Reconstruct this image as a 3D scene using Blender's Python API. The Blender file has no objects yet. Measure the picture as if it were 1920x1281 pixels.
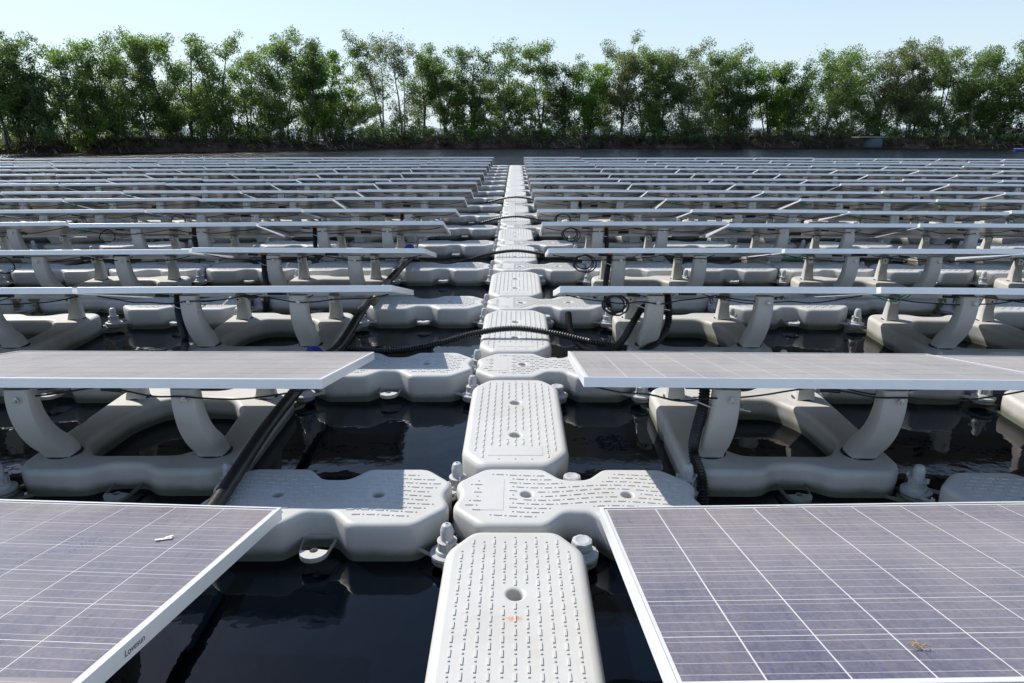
import bpy, bmesh, math, random
import numpy as np
from mathutils import Vector, Matrix
from math import pi, sin, cos, tan, atan, atan2, radians, sqrt

S = bpy.context.scene
COL = S.collection
random.seed(11)
RNG = np.random.default_rng(11)

# ------------------------------------------------------------------ camera, light, exposure
CAM_H = 1.55
cd = bpy.data.cameras.new('camera'); cam = bpy.data.objects.new('camera', cd); COL.objects.link(cam)
cd.sensor_width = 36.0; cd.lens = 24.0
cd.clip_start = 0.05; cd.clip_end = 6000
cam.location = (0, 0, CAM_H)
cam.rotation_euler = (radians(90 - 17.37), 0, radians(0.31))
S.camera = cam

SUN = Vector((-0.34, 0.26, 0.42)).normalized()          # direction towards the sun
sun_el = math.asin(SUN.z); sun_az = atan2(SUN.x, SUN.y)
W = bpy.data.worlds.new('World'); S.world = W; W.use_nodes = True
nt = W.node_tree; nt.nodes.clear()
sky = nt.nodes.new('ShaderNodeTexSky'); sky.sky_type = 'NISHITA'; sky.sun_disc = False
sky.sun_elevation = sun_el; sky.sun_rotation = sun_az
sky.air_density = 1.0; sky.dust_density = 0.6; sky.ozone_density = 2.6; sky.altitude = 10
bg = nt.nodes.new('ShaderNodeBackground'); bg.inputs['Strength'].default_value = 0.13
wo = nt.nodes.new('ShaderNodeOutputWorld')
# pale haze that whitens the lowest part of the sky all the way round
g_ = nt.nodes.new('ShaderNodeNewGeometry'); sp_ = nt.nodes.new('ShaderNodeSeparateXYZ'); nt.links.new(g_.outputs['Normal'], sp_.inputs[0])
tc_ = nt.nodes.new('ShaderNodeTexCoord'); nt.links.new(tc_.outputs['Generated'], sp_.inputs[0])
rp_ = nt.nodes.new('ShaderNodeValToRGB'); e_ = rp_.color_ramp.elements; e_.new(.25)
for i_, (p_, v_) in enumerate([(0.0, .85), (.22, .45), (.6, 0.0)]): e_[i_].position = p_; e_[i_].color = (v_, v_, v_, 1)
nt.links.new(sp_.outputs[2], rp_.inputs[0])
hz_ = nt.nodes.new('ShaderNodeMix'); hz_.data_type = 'RGBA'; nt.links.new(rp_.outputs[0], hz_.inputs[0]); nt.links.new(sky.outputs[0], hz_.inputs[6])
hz_.inputs[7].default_value = (4.6, 5.5, 6.1, 1)
nt.links.new(hz_.outputs[2], bg.inputs['Color']); nt.links.new(bg.outputs[0], wo.inputs['Surface'])
sl = bpy.data.lights.new('sun', 'SUN'); sl.energy = 4.5; sl.angle = radians(0.55); sl.color = (1.0, 0.95, 0.88)
so = bpy.data.objects.new('sun', sl); COL.objects.link(so)
so.rotation_euler = SUN.to_track_quat('Z', 'Y').to_euler(); so.location = (-20, 15, 30)
S.view_settings.view_transform = 'Standard'; S.view_settings.look = 'None'
S.view_settings.gamma = 1.0; S.view_settings.use_curve_mapping = False
S.view_settings.exposure = 0.33

# ------------------------------------------------------------------ layout numbers
P = 1.56                     # row pitch along the walkway
Y0 = 1.02                    # high edge of the first panel row
NROW = 16
ZTOP = 0.16                  # top of walkway floats above the water
ZMAIN = 0.125                # top of the panel floats
PZ = 0.59                    # high top edge of the panels
TILT = radians(12.0)
PL, PD, PH = 1.945, 0.992, 0.04
BOW = 0.0045
ROWDZ = [0.0, 0.0, 0.025, 0.0, 0.018, -0.025, -0.025, -0.045, -0.035, -0.065, -0.045, -0.026, -0.018, -0.022, -0.02, 0.0, 0.0]
TILTS = [12.0, 12.0, 15.0, 12.1, 15.2, 11.9, 14.4, 12.8, 14.5, 12.5, 14.5, 12.5, 14.5, 12.6, 14.5, 13, 13]
def bow(x): return -BOW * x * x
def bowrot(x): return atan(-2 * BOW * x)
def rowz(k):
    k = max(0, min(NROW, k)); return ROWDZ[k]
ORD = ['first', 'second', 'third', 'fourth', 'fifth', 'sixth', 'seventh', 'eighth', 'ninth', 'tenth', 'eleventh',
       'twelfth', 'thirteenth', 'fourteenth', 'fifteenth', 'sixteenth', 'seventeenth', 'eighteenth', 'nineteenth', 'twentieth']
def xlim(y): return 0.80 * y + 1.6

# ------------------------------------------------------------------ helpers
def tag(o, label=None, cat=None, group=None, kind=None):
    if label: o['label'] = label
    if cat: o['category'] = cat
    if group: o['group'] = group
    if kind: o['kind'] = kind
    return o
def link(name, data, parent=None, loc=None, rot=None, scale=None):
    o = bpy.data.objects.new(name, data); COL.objects.link(o)
    if parent is not None: o.parent = parent
    if loc is not None: o.location = loc
    if rot is not None: o.rotation_euler = rot
    if scale is not None: o.scale = scale
    return o
def empty(name, loc, rot=(0, 0, 0), **kw):
    o = link(name, None, None, loc, rot); o.empty_display_size = 0.1
    tag(o, **kw); return o
def mesh_from(name, V, F, mat, smooth=False, uv=None):
    m = bpy.data.meshes.new(name); m.from_pydata([tuple(v) for v in V], [], F)
    if mat: m.materials.append(mat)
    if smooth: m.polygons.foreach_set('use_smooth', [True] * len(m.polygons))
    m.update(); return m
def fast_quads(name, V, nq, mat, nv=4):
    m = bpy.data.meshes.new(name)
    m.vertices.add(nq * nv); m.vertices.foreach_set('co', V.astype(np.float32).ravel())
    m.loops.add(nq * nv); m.loops.foreach_set('vertex_index', np.arange(nq * nv, dtype=np.int32))
    m.polygons.add(nq); m.polygons.foreach_set('loop_start', np.arange(0, nq * nv, nv, dtype=np.int32))
    m.polygons.foreach_set('loop_total', np.full(nq, nv, dtype=np.int32))
    m.materials.append(mat); m.update(calc_edges=True); return m
class MB:
    def __init__(s): s.V = []; s.F = []
    def add(s, V, F):
        n = len(s.V); s.V += [tuple(v) for v in V]; s.F += [tuple(i + n for i in f) for f in F]
    def box(s, c, d, rz=0.0, rx=0.0):
        R = Matrix.Rotation(rz, 3, 'Z') @ Matrix.Rotation(rx, 3, 'X')
        V = [Vector(c) + R @ Vector((a * d[0] / 2, b * d[1] / 2, e * d[2] / 2)) for e in (-1, 1) for a, b in ((-1, -1), (1, -1), (1, 1), (-1, 1))]
        s.add(V, [(3, 2, 1, 0), (4, 5, 6, 7), (0, 1, 5, 4), (1, 2, 6, 5), (2, 3, 7, 6), (3, 0, 4, 7)])
    def lathe(s, prof, n=20, c=(0, 0, 0), fn=None):
        V = []
        for j, (r, z) in enumerate(prof):
            for i in range(n):
                a = 2 * pi * i / n; rr = fn(j, i, r) if fn else r
                V.append((c[0] + rr * cos(a), c[1] + rr * sin(a), c[2] + z))
        F = [(j * n + i, j * n + (i + 1) % n, (j + 1) * n + (i + 1) % n, (j + 1) * n + i) for j in range(len(prof) - 1) for i in range(n)]
        F.append(tuple(reversed(range(n)))); F.append(tuple((len(prof) - 1) * n + i for i in range(n)))
        s.add(V, F)
    def tube(s, pts, rad, n=8, cap=True):
        pts = [Vector(p) for p in pts]; V = []; m = len(pts)
        t0 = (pts[1] - pts[0]).normalized()
        u = t0.orthogonal().normalized()
        for i, p in enumerate(pts):
            t = (pts[min(i + 1, m - 1)] - pts[max(i - 1, 0)]).normalized()
            u = (u - t * u.dot(t))
            u = u.normalized() if u.length > 1e-6 else t.orthogonal().normalized()
            v = t.cross(u); r = rad(i) if callable(rad) else rad
            for k in range(n):
                a = 2 * pi * k / n; V.append(p + (u * cos(a) + v * sin(a)) * r)
        F = [(j * n + k, j * n + (k + 1) % n, (j + 1) * n + (k + 1) % n, (j + 1) * n + k) for j in range(m - 1) for k in range(n)]
        if cap: F.append(tuple(reversed(range(n)))); F.append(tuple((m - 1) * n + k for k in range(n)))
        s.add(V, F)
    def mesh(s, name, mat, smooth=False, angle=None):
        m = mesh_from(name, s.V, s.F, mat, smooth)
        if smooth and angle: sharp(m, angle)
        return m
def sharp(m, angle):
    bm = bmesh.new(); bm.from_mesh(m)
    for e in bm.edges:
        if len(e.link_faces) == 2 and e.calc_face_angle(0) > angle: e.smooth = False
    bm.to_mesh(m); bm.free()
def spline(pts, n):
    """Catmull-Rom through pts, n samples per span"""
    P_ = [Vector(p) for p in pts]; P_ = [P_[0] * 2 - P_[1]] + P_ + [P_[-1] * 2 - P_[-2]]; out = []
    for i in range(1, len(P_) - 2):
        a, b, c, d = P_[i - 1:i + 3]
        for k in range(n):
            t = k / n
            out.append(0.5 * ((2 * b) + (c - a) * t + (2 * a - 5 * b + 4 * c - d) * t * t + (-a + 3 * b - 3 * c + d) * t ** 3))
    out.append(P_[-2]); return out

# outline tools (plan view, counter-clockwise)
def rounded(poly, r, seg=3):
    out = []; n = len(poly)
    for i in range(n):
        p = Vector(poly[i][:2]); a = Vector(poly[i - 1][:2]); b = Vector(poly[(i + 1) % n][:2])
        rr = poly[i][2] if len(poly[i]) > 2 else r
        d1 = (a - p); d2 = (b - p); l = min(rr, d1.length * .48, d2.length * .48)
        s0 = p + d1.normalized() * l; s1 = p + d2.normalized() * l
        for k in range(seg + 1):
            t = k / seg
            out.append(s0 * (1 - t) ** 2 + p * 2 * t * (1 - t) + s1 * t * t)
    return out
def offs(loop, d):
    n = len(loop); out = []
    for i in range(n):
        a = loop[i - 1]; p = loop[i]; b = loop[(i + 1) % n]
        e1 = (p - a).normalized(); e2 = (b - p).normalized()
        n1 = Vector((-e1.y, e1.x)); n2 = Vector((-e2.y, e2.x)); nn = (n1 + n2)
        if nn.length < 1e-6: nn = n1
        nn.normalize(); c = max(0.6, nn.dot(n1)); out.append(p + nn * d / c)
    return out
def circ(x, y, r, n=16): return [Vector((x + r * cos(2 * pi * i / n), y + r * sin(2 * pi * i / n))) for i in range(n)]
def inside(loop, x, y):
    c = False; n = len(loop)
    for i in range(n):
        a = loop[i]; b = loop[i - 1]
        if (a.y > y) != (b.y > y) and x < (b.x - a.x) * (y - a.y) / (b.y - a.y) + a.x: c = not c
    return c
def arcprof(z1, r, n=5): return [(r * (1 - cos(pi / 2 * k / n)), z1 - r + r * sin(pi / 2 * k / n)) for k in range(n + 1)]
def shell(name, outer, holes, z0, z1, fr, mat, draft=0.012, nf=5):
    """Moulded hollow float: outer outline, holes (loop, fillet, depth) - depth None goes right through."""
    bm = bmesh.new()
    prof = [(draft + 0.03, z0), (draft, z0 + 0.03), (0.0, z1 - fr - 0.035)] + arcprof(z1, fr, nf)
    def rings(loop, prof, sgn, flip):
        R = []
        for d, z in prof:
            R.append([bm.verts.new((p.x, p.y, z)) for p in offs(loop, d * sgn)])
        n = len(loop)
        for j in range(len(R) - 1):
            for i in range(n):
                q = [R[j][i], R[j][(i + 1) % n], R[j + 1][(i + 1) % n], R[j + 1][i]]
                if flip: q.reverse()
                f = bm.faces.new(q); f.smooth = True
        return R
    def edges(r):
        return [bm.edges.get((r[i], r[(i + 1) % len(r)])) for i in range(len(r))]
    Ro = rings(outer, prof, 1, False)
    ee = edges(Ro[-1]); eb = edges(Ro[0])
    for loop, hf, depth in holes:
        zb = z0 if depth is None else z1 - depth
        pr = ([(draft * .5 + .02, z0), (0.006, z0 + 0.03)] if depth is None else [(0.0, zb)]) + [(0.0, z1 - hf - 0.004)] + [(d, z) for d, z in arcprof(z1, hf, nf if depth is None else 3)]
        Rh = rings(loop, pr, -1, True)
        ee += edges(Rh[-1])
        if depth is None: eb += edges(Rh[0])
        else:
            bm.faces.new(Rh[0])
    for es, up in ((ee, 1), (eb, -1)):
        g = bmesh.ops.triangle_fill(bm, edges=es, use_beauty=True, use_dissolve=False, normal=(0, 0, up))
        for f in g['geom']:
            if isinstance(f, bmesh.types.BMFace):
                f.normal_update()
                if f.normal.z * up < 0: f.normal_flip()
                f.smooth = False
    m = bpy.data.meshes.new(name); bm.to_mesh(m); bm.free(); m.materials.append(mat)
    return m

# ------------------------------------------------------------------ materials
def new_mat(name):
    m = bpy.data.materials.new(name); m.use_nodes = True
    n = m.node_tree.nodes; l = m.node_tree.links
    return m, n, l, n['Principled BSDF']
def N(n, t, **kw):
    x = n.new(t)
    for k, v in kw.items():
        if k in x.inputs.keys(): x.inputs[k].default_value = v
        else: setattr(x, k, v)
    return x
def mixc(n, l, fac, a, b):
    x = n.new('ShaderNodeMix'); x.data_type = 'RGBA'
    if isinstance(fac, (int, float)): x.inputs[0].default_value = fac
    else: l.new(fac, x.inputs[0])
    for i, c in ((6, a), (7, b)):
        if isinstance(c, tuple): x.inputs[i].default_value = (*c, 1) if len(c) == 3 else c
        else: l.new(c, x.inputs[i])
    return x.outputs[2]
def ramp(n, l, src, stops):
    r = n.new('ShaderNodeValToRGB'); e = r.color_ramp.elements
    while len(e) < len(stops): e.new(0.5)
    for i, (p, c) in enumerate(stops):
        e[i].position = p; e[i].color = (c, c, c, 1) if not isinstance(c, tuple) else (*c, 1)
    l.new(src, r.inputs[0]); return r.outputs[0]
def noise(n, l, scale, detail=4, rough=.6, coord=None, vec=None):
    x = N(n, 'ShaderNodeTexNoise', Scale=scale, Detail=detail, Roughness=rough)
    if vec is not None: l.new(vec, x.inputs['Vector'])
    return x.outputs[0]
def geo_pos(n): return n.new('ShaderNodeNewGeometry').outputs['Position']
def bump(n, l, h, bsdf, strength=.2, dist=.01):
    b = N(n, 'ShaderNodeBump', Strength=strength, Distance=dist); l.new(h, b.inputs['Height']); l.new(b.outputs[0], bsdf.inputs['Normal'])

def plastic(name, base, dirt, rust=None, rough=.5, dirtamt=.35):
    m, n, l, b = new_mat(name)
    pos = geo_pos(n)
    a = noise(n, l, 3.0, 5, .65, vec=pos); c = noise(n, l, 38.0, 3, .6, vec=pos)
    f = ramp(n, l, a, [(.42, 0.0), (.72, dirtamt)])
    col = mixc(n, l, f, base, dirt)
    f2 = ramp(n, l, c, [(.60, 0.0), (.78, .22)])
    col = mixc(n, l, f2, col, dirt)
    # algae and silt film just above the waterline
    sep = n.new('ShaderNodeSeparateXYZ'); l.new(pos, sep.inputs[0])
    wob = N(n, 'ShaderNodeMath', operation='MULTIPLY_ADD'); l.new(a, wob.inputs[0]); wob.inputs[1].default_value = -.05; l.new(sep.outputs[2], wob.inputs[2])
    alg = ramp(n, l, wob.outputs[0], [(0.0, .85), (.035, 0.0)])
    col = mixc(n, l, alg, col, (.10, .11, .07))
    if rust:
        tc = n.new('ShaderNodeTexCoord')
        for (x, y, sx, sy, rc) in rust:
            mp = N(n, 'ShaderNodeMapping'); mp.vector_type = 'TEXTURE'
            mp.inputs['Location'].default_value = (x, y, ZTOP); mp.inputs['Scale'].default_value = (sx, sy, .1)
            l.new(tc.outputs['Object'], mp.inputs[0])
            ln = N(n, 'ShaderNodeVectorMath', operation='LENGTH'); l.new(mp.outputs[0], ln.inputs[0])
            nn = noise(n, l, 60, 3, .7, vec=tc.outputs['Object'])
            ad = N(n, 'ShaderNodeMath', operation='MULTIPLY_ADD'); l.new(nn, ad.inputs[0]); ad.inputs[1].default_value = .9; l.new(ln.outputs['Value'], ad.inputs[2])
            rf = ramp(n, l, ad.outputs[0], [(.55, .85), (1.35, 0.0)])
            col = mixc(n, l, rf, col, rc)
    l.new(col, b.inputs['Base Color']); b.inputs['Roughness'].default_value = rough
    b.inputs['IOR'].default_value = 1.48
    g = noise(n, l, 420, 2, .5, vec=pos)
    g2 = noise(n, l, 9, 3, .5, vec=pos)
    sm = N(n, 'ShaderNodeMath', operation='MULTIPLY_ADD'); l.new(g2, sm.inputs[0]); sm.inputs[1].default_value = 6.0; l.new(g, sm.inputs[2])
    bump(n, l, sm.outputs[0], b, .35, .0008)
    return m
M = {}
M['float'] = plastic('pale_grey_polyethylene', (.54, .535, .51), (.40, .365, .31))
M['floatrust'] = plastic('pale_grey_polyethylene_rusty', (.54, .535, .51), (.40, .365, .31),
                         rust=[(0, .058, .058, .026, (.55, .20, .07)), (-.155, .08, .012, .012, (.60, .38, .26)), (-.15, .33, .02, .02, (.58, .46, .36))])
M['main'] = plastic('grey_polyethylene', (.52, .51, .48), (.34, .305, .25), rough=.52, dirtamt=.5)
M['pylon'] = plastic('grey_pylon_plastic', (.52, .52, .50), (.36, .33, .27), rough=.5, dirtamt=.4)
M['bolt'] = plastic('light_grey_nylon', (.46, .47, .48), (.36, .34, .30), rough=.42)
def simple(name, col, rough=.5, metal=0.0, var=.15, scale=30):
    m, n, l, b = new_mat(name)
    f = noise(n, l, scale, 3, .6, vec=geo_pos(n))
    c2 = tuple(max(0, x * (1 - var)) for x in col)
    l.new(mixc(n, l, ramp(n, l, f, [(.35, 0.0), (.7, 1.0)]), col, c2), b.inputs['Base Color'])
    b.inputs['Roughness'].default_value = rough; b.inputs['Metallic'].default_value = metal
    return m
M['alu'] = simple('anodised_aluminium', (.86, .87, .88), .36, .35, .05, 14)
M['back'] = simple('white_backsheet', (.56, .55, .53), .30, 0.0, .12, 3)
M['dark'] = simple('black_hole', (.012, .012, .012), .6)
M['cable'] = simple('black_cable_rubber', (.016, .016, .018), .42, 0, .3, 60)
M['conduit'] = simple('black_corrugated_plastic', (.020, .021, .023), .38, 0, .4, 40)
M['orange'] = simple('orange_plastic_cap', (.80, .24, .03), .45, 0, .2, 40)
M['blue'] = simple('blue_plastic_coupling', (.035, .035, .28), .4, 0, .3, 60)
M['greypipe'] = simple('grey_dusty_pipe', (.24, .22, .20), .5, 0, .35, 12)
M['tie'] = simple('white_nylon_tie', (.62, .62, .60), .4, 0, .1, 30)
M['green'] = simple('green_cable', (.02, .22, .14), .45, 0, .2, 30)
M['steel'] = simple('zinc_steel', (.55, .55, .55), .35, .9, .2, 60)
M['white'] = simple('white_paper', (.82, .82, .80), .7, 0, .1, 60)
M['straw'] = simple('dry_straw', (.42, .30, .14), .8, 0, .3, 90)

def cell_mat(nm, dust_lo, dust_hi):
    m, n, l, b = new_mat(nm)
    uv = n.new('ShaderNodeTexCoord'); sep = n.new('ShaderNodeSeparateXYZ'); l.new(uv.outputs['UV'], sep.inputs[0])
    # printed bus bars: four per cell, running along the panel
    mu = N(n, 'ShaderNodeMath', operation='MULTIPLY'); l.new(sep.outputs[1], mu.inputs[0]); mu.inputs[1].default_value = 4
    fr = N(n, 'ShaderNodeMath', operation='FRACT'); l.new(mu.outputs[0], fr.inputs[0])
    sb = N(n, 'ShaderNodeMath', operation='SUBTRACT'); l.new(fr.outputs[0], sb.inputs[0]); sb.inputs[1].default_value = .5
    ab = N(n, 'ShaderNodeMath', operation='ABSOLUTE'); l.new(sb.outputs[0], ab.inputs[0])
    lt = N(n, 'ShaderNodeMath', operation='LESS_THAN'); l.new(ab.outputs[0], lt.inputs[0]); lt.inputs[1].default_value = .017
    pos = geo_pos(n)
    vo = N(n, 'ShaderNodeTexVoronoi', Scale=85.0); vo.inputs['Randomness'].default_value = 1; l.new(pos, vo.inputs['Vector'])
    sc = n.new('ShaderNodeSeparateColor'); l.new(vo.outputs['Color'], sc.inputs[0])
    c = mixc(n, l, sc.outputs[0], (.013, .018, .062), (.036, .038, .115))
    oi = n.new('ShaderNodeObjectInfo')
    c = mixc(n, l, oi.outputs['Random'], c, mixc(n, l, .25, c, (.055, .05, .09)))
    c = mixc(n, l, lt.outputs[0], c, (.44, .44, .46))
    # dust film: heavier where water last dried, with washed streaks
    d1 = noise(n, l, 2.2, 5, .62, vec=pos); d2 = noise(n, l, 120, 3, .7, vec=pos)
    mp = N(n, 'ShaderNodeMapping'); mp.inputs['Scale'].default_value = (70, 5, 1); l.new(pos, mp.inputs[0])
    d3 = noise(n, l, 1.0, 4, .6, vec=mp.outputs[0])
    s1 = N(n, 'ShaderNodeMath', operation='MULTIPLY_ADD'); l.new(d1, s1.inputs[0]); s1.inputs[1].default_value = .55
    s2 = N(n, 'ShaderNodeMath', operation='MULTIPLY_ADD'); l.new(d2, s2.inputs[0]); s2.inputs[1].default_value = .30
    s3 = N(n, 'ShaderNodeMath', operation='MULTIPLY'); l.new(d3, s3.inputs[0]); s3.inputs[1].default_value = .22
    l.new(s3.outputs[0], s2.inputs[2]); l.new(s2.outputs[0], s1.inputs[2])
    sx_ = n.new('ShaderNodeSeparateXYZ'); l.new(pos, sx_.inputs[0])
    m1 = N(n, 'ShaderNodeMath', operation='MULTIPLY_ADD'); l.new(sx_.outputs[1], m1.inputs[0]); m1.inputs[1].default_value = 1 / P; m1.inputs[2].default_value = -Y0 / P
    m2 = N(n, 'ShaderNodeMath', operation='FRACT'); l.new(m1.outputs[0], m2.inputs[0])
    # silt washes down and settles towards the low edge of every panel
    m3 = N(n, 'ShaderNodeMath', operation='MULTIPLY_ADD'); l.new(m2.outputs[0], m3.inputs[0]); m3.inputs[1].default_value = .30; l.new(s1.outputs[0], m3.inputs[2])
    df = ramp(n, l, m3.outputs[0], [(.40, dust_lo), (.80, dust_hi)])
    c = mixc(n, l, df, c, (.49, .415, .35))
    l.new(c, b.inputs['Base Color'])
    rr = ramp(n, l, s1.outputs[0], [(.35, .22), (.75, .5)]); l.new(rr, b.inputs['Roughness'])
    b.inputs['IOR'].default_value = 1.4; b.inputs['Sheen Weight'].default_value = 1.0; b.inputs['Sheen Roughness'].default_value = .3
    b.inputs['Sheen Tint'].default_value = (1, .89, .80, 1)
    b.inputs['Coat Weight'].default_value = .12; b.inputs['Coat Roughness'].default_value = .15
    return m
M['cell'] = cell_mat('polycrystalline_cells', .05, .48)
M['celldustsheen'] = cell_mat('polycrystalline_cells_dust_painted_sheen', .50, .92)  # real dust plus the second row's bright grazing sheen painted into the colour
M['sheet'] = simple('white_encapsulated_sheet', (.60, .59, .57), .35, 0, .12, 20)

def water_mat():
    m, n, l, b = new_mat('dark_pond_water')
    pos = geo_pos(n)
    b.inputs['Base Color'].default_value = (.0010, .0022, .0046, 1); b.inputs['Roughness'].default_value = .015
    b.inputs['IOR'].default_value = 1.333
    a = noise(n, l, 1.7, 2, .45, vec=pos); c = noise(n, l, 10.0, 2, .5, vec=pos)
    mp = N(n, 'ShaderNodeMapping'); mp.inputs['Scale'].default_value = (1.0, 2.2, 1); l.new(pos, mp.inputs[0])
    e = noise(n, l, 5.0, 3, .6, vec=mp.outputs[0])
    sep = n.new('ShaderNodeSeparateXYZ'); l.new(pos, sep.inputs[0])
    # the open pond beyond the floating array is ruffled by the breeze, calmer inside it
    mr = N(n, 'ShaderNodeMapRange'); l.new(sep.outputs[1], mr.inputs[0]); mr.inputs[1].default_value = 26; mr.inputs[2].default_value = 34
    mr.inputs[3].default_value = 0.0; mr.inputs[4].default_value = 1.0
    br = noise(n, l, .05, 2, .5, vec=pos); brm = ramp(n, l, br, [(.40, .8), (.62, 1.3)])
    k = N(n, 'ShaderNodeMath', operation='MULTIPLY'); l.new(mr.outputs[0], k.inputs[0]); l.new(brm, k.inputs[1])
    ro = N(n, 'ShaderNodeMath', operation='MULTIPLY_ADD'); l.new(k.outputs[0], ro.inputs[0]); ro.inputs[1].default_value = .20; ro.inputs[2].default_value = .015
    l.new(ro.outputs[0], b.inputs['Roughness'])
    h1 = N(n, 'ShaderNodeMath', operation='MULTIPLY'); l.new(e, h1.inputs[0]); l.new(k.outputs[0], h1.inputs[1])
    h1b = N(n, 'ShaderNodeMath', operation='MULTIPLY'); l.new(h1.outputs[0], h1b.inputs[0]); h1b.inputs[1].default_value = 6.5
    h2 = N(n, 'ShaderNodeMath', operation='MULTIPLY_ADD'); l.new(c, h2.inputs[0]); h2.inputs[1].default_value = .10; l.new(h1b.outputs[0], h2.inputs[2])
    h3 = N(n, 'ShaderNodeMath', operation='MULTIPLY_ADD'); l.new(a, h3.inputs[0]); h3.inputs[1].default_value = .45; l.new(h2.outputs[0], h3.inputs[2])
    bump(n, l, h3.outputs[0], b, 1.0, .014)
    return m
M['water'] = water_mat()

def leaf_mat(name, c1, c2, tr):
    m, n, l, b = new_mat(name)
    pos = geo_pos(n); f = noise(n, l, .7, 3, .6, vec=pos)
    g = N(n, 'ShaderNodeTexWhiteNoise'); g.noise_dimensions = '3D'
    sn = N(n, 'ShaderNodeVectorMath', operation='SNAP'); l.new(pos, sn.inputs[0]); sn.inputs[1].default_value = (.22, .22, .22); l.new(sn.outputs[0], g.inputs['Vector'])
    fr = ramp(n, l, f, [(.35, 0.0), (.65, 1.0)])
    c = mixc(n, l, fr, c1, c2)
    hs = N(n, 'ShaderNodeHueSaturation'); l.new(c, hs.inputs['Color'])
    mr = N(n, 'ShaderNodeMapRange'); l.new(g.outputs['Value'], mr.inputs[0]); mr.inputs[3].default_value = .6; mr.inputs[4].default_value = 1.45
    l.new(mr.outputs[0], hs.inputs['Value'])
    l.new(hs.outputs[0], b.inputs['Base Color']); b.inputs['Roughness'].default_value = .45
    t = n.new('ShaderNodeBsdfTranslucent'); 
    tcx = mixc(n, l, 1.0, hs.outputs[0], hs.outputs[0]); gm = N(n, 'ShaderNodeHueSaturation', Saturation=1.1, Value=tr); l.new(tcx, gm.inputs['Color']); l.new(gm.outputs[0], t.inputs['Color'])
    mx = n.new('ShaderNodeMixShader'); mx.inputs[0].default_value = .5
    l.new(b.outputs[0], mx.inputs[1]); l.new(t.outputs[0], mx.inputs[2]); l.new(mx.outputs[0], n['Material Output'].inputs['Surface'])
    return m
M['leafA'] = leaf_mat('leaves_mid_green', (.100, .150, .045), (.150, .210, .060), 2.0)
M['leafB'] = leaf_mat('leaves_dark_green', (.070, .112, .038), (.112, .165, .050), 1.8)
M['leafC'] = leaf_mat('leaves_olive', (.115, .140, .060), (.150, .175, .075), 1.8)
M['leafD'] = leaf_mat('leaves_bright_green', (.085, .150, .020), (.12, .20, .028), 2.1)
M['brush'] = leaf_mat('dry_brush', (.055, .050, .022), (.10, .075, .035), 1.0)
M['bark'] = simple('grey_bark', (.13, .11, .09), .85, 0, .5, 8)
M['barkpale'] = simple('pale_bark', (.42, .38, .33), .85, 0, .4, 8)
def soil():
    m, n, l, b = new_mat('red_brown_soil')
    pos = geo_pos(n); f = noise(n, l, 1.1, 6, .7, vec=pos); g = noise(n, l, 9, 4, .7, vec=pos)
    c = mixc(n, l, ramp(n, l, f, [(.38, 0.0), (.62, 1.0)]), (.026, .018, .013), (.085, .046, .032))
    c = mixc(n, l, ramp(n, l, g, [(.5, 0.0), (.75, .6)]), c, (.13, .095, .07))
    l.new(c, b.inputs['Base Color']); b.inputs['Roughness'].default_value = .95
    bump(n, l, g, b, .8, .08); return m
M['soil'] = soil()

# ------------------------------------------------------------------ water
m = mesh_from('water', [(-2500, -60, 0), (2500, -60, 0), (2500, 4500, 0), (-2500, 4500, 0)], [(0, 1, 2, 3)], M['water'])
tag(link('water', m), kind='structure', label='dark still pond water with soft ripples', )

# ------------------------------------------------------------------ far bank
EX = [-75, -50, -31.5, -25, -18.5, -10, 0, 9.7, 30, 45, 60, 90]
EY = [24, 34, 43.5, 47, 50, 55.5, 57, 57.5, 57, 53, 48, 38]
def edgeY(x): return float(np.interp(x, EX, EY))
def bank_mesh():
    xs = np.arange(-75, 88, .45); prof = [(-.6, -.25), (0, .0), (.25, .18), (.55, .42), (.95, .62), (1.6, .72), (2.6, .76), (4.5, .78), (7, .74), (9, .60), (10.5, .2), (12, -.3)]
    V = []; F = []; k = len(prof)
    for i, x in enumerate(xs):
        e = edgeY(x) + .5 * sin(x * .37) + .25 * sin(x * 1.3 + 1) + .12 * RNG.normal()
        hs = 1 + .18 * sin(x * .23 + 2) + .10 * sin(x * .9)
        for j, (dy, z) in enumerate(prof):
            jz = (RNG.normal() * .045 if 1 < j < k - 1 else 0)
            V.append((x + RNG.normal() * .05, e + dy * (1 + .2 * sin(x * .5 + j)) + RNG.normal() * .05, z * hs + jz))
    for i in range(len(xs) - 1):
        for j in range(k - 1):
            a = i * k + j; F.append((a, a + k, a + k + 1, a + 1))
    return mesh_from('bank', V, F, M['soil'], False)
tag(link('bank', bank_mesh()), kind='structure', label='eroded red brown earth bank along the far shore')

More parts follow.
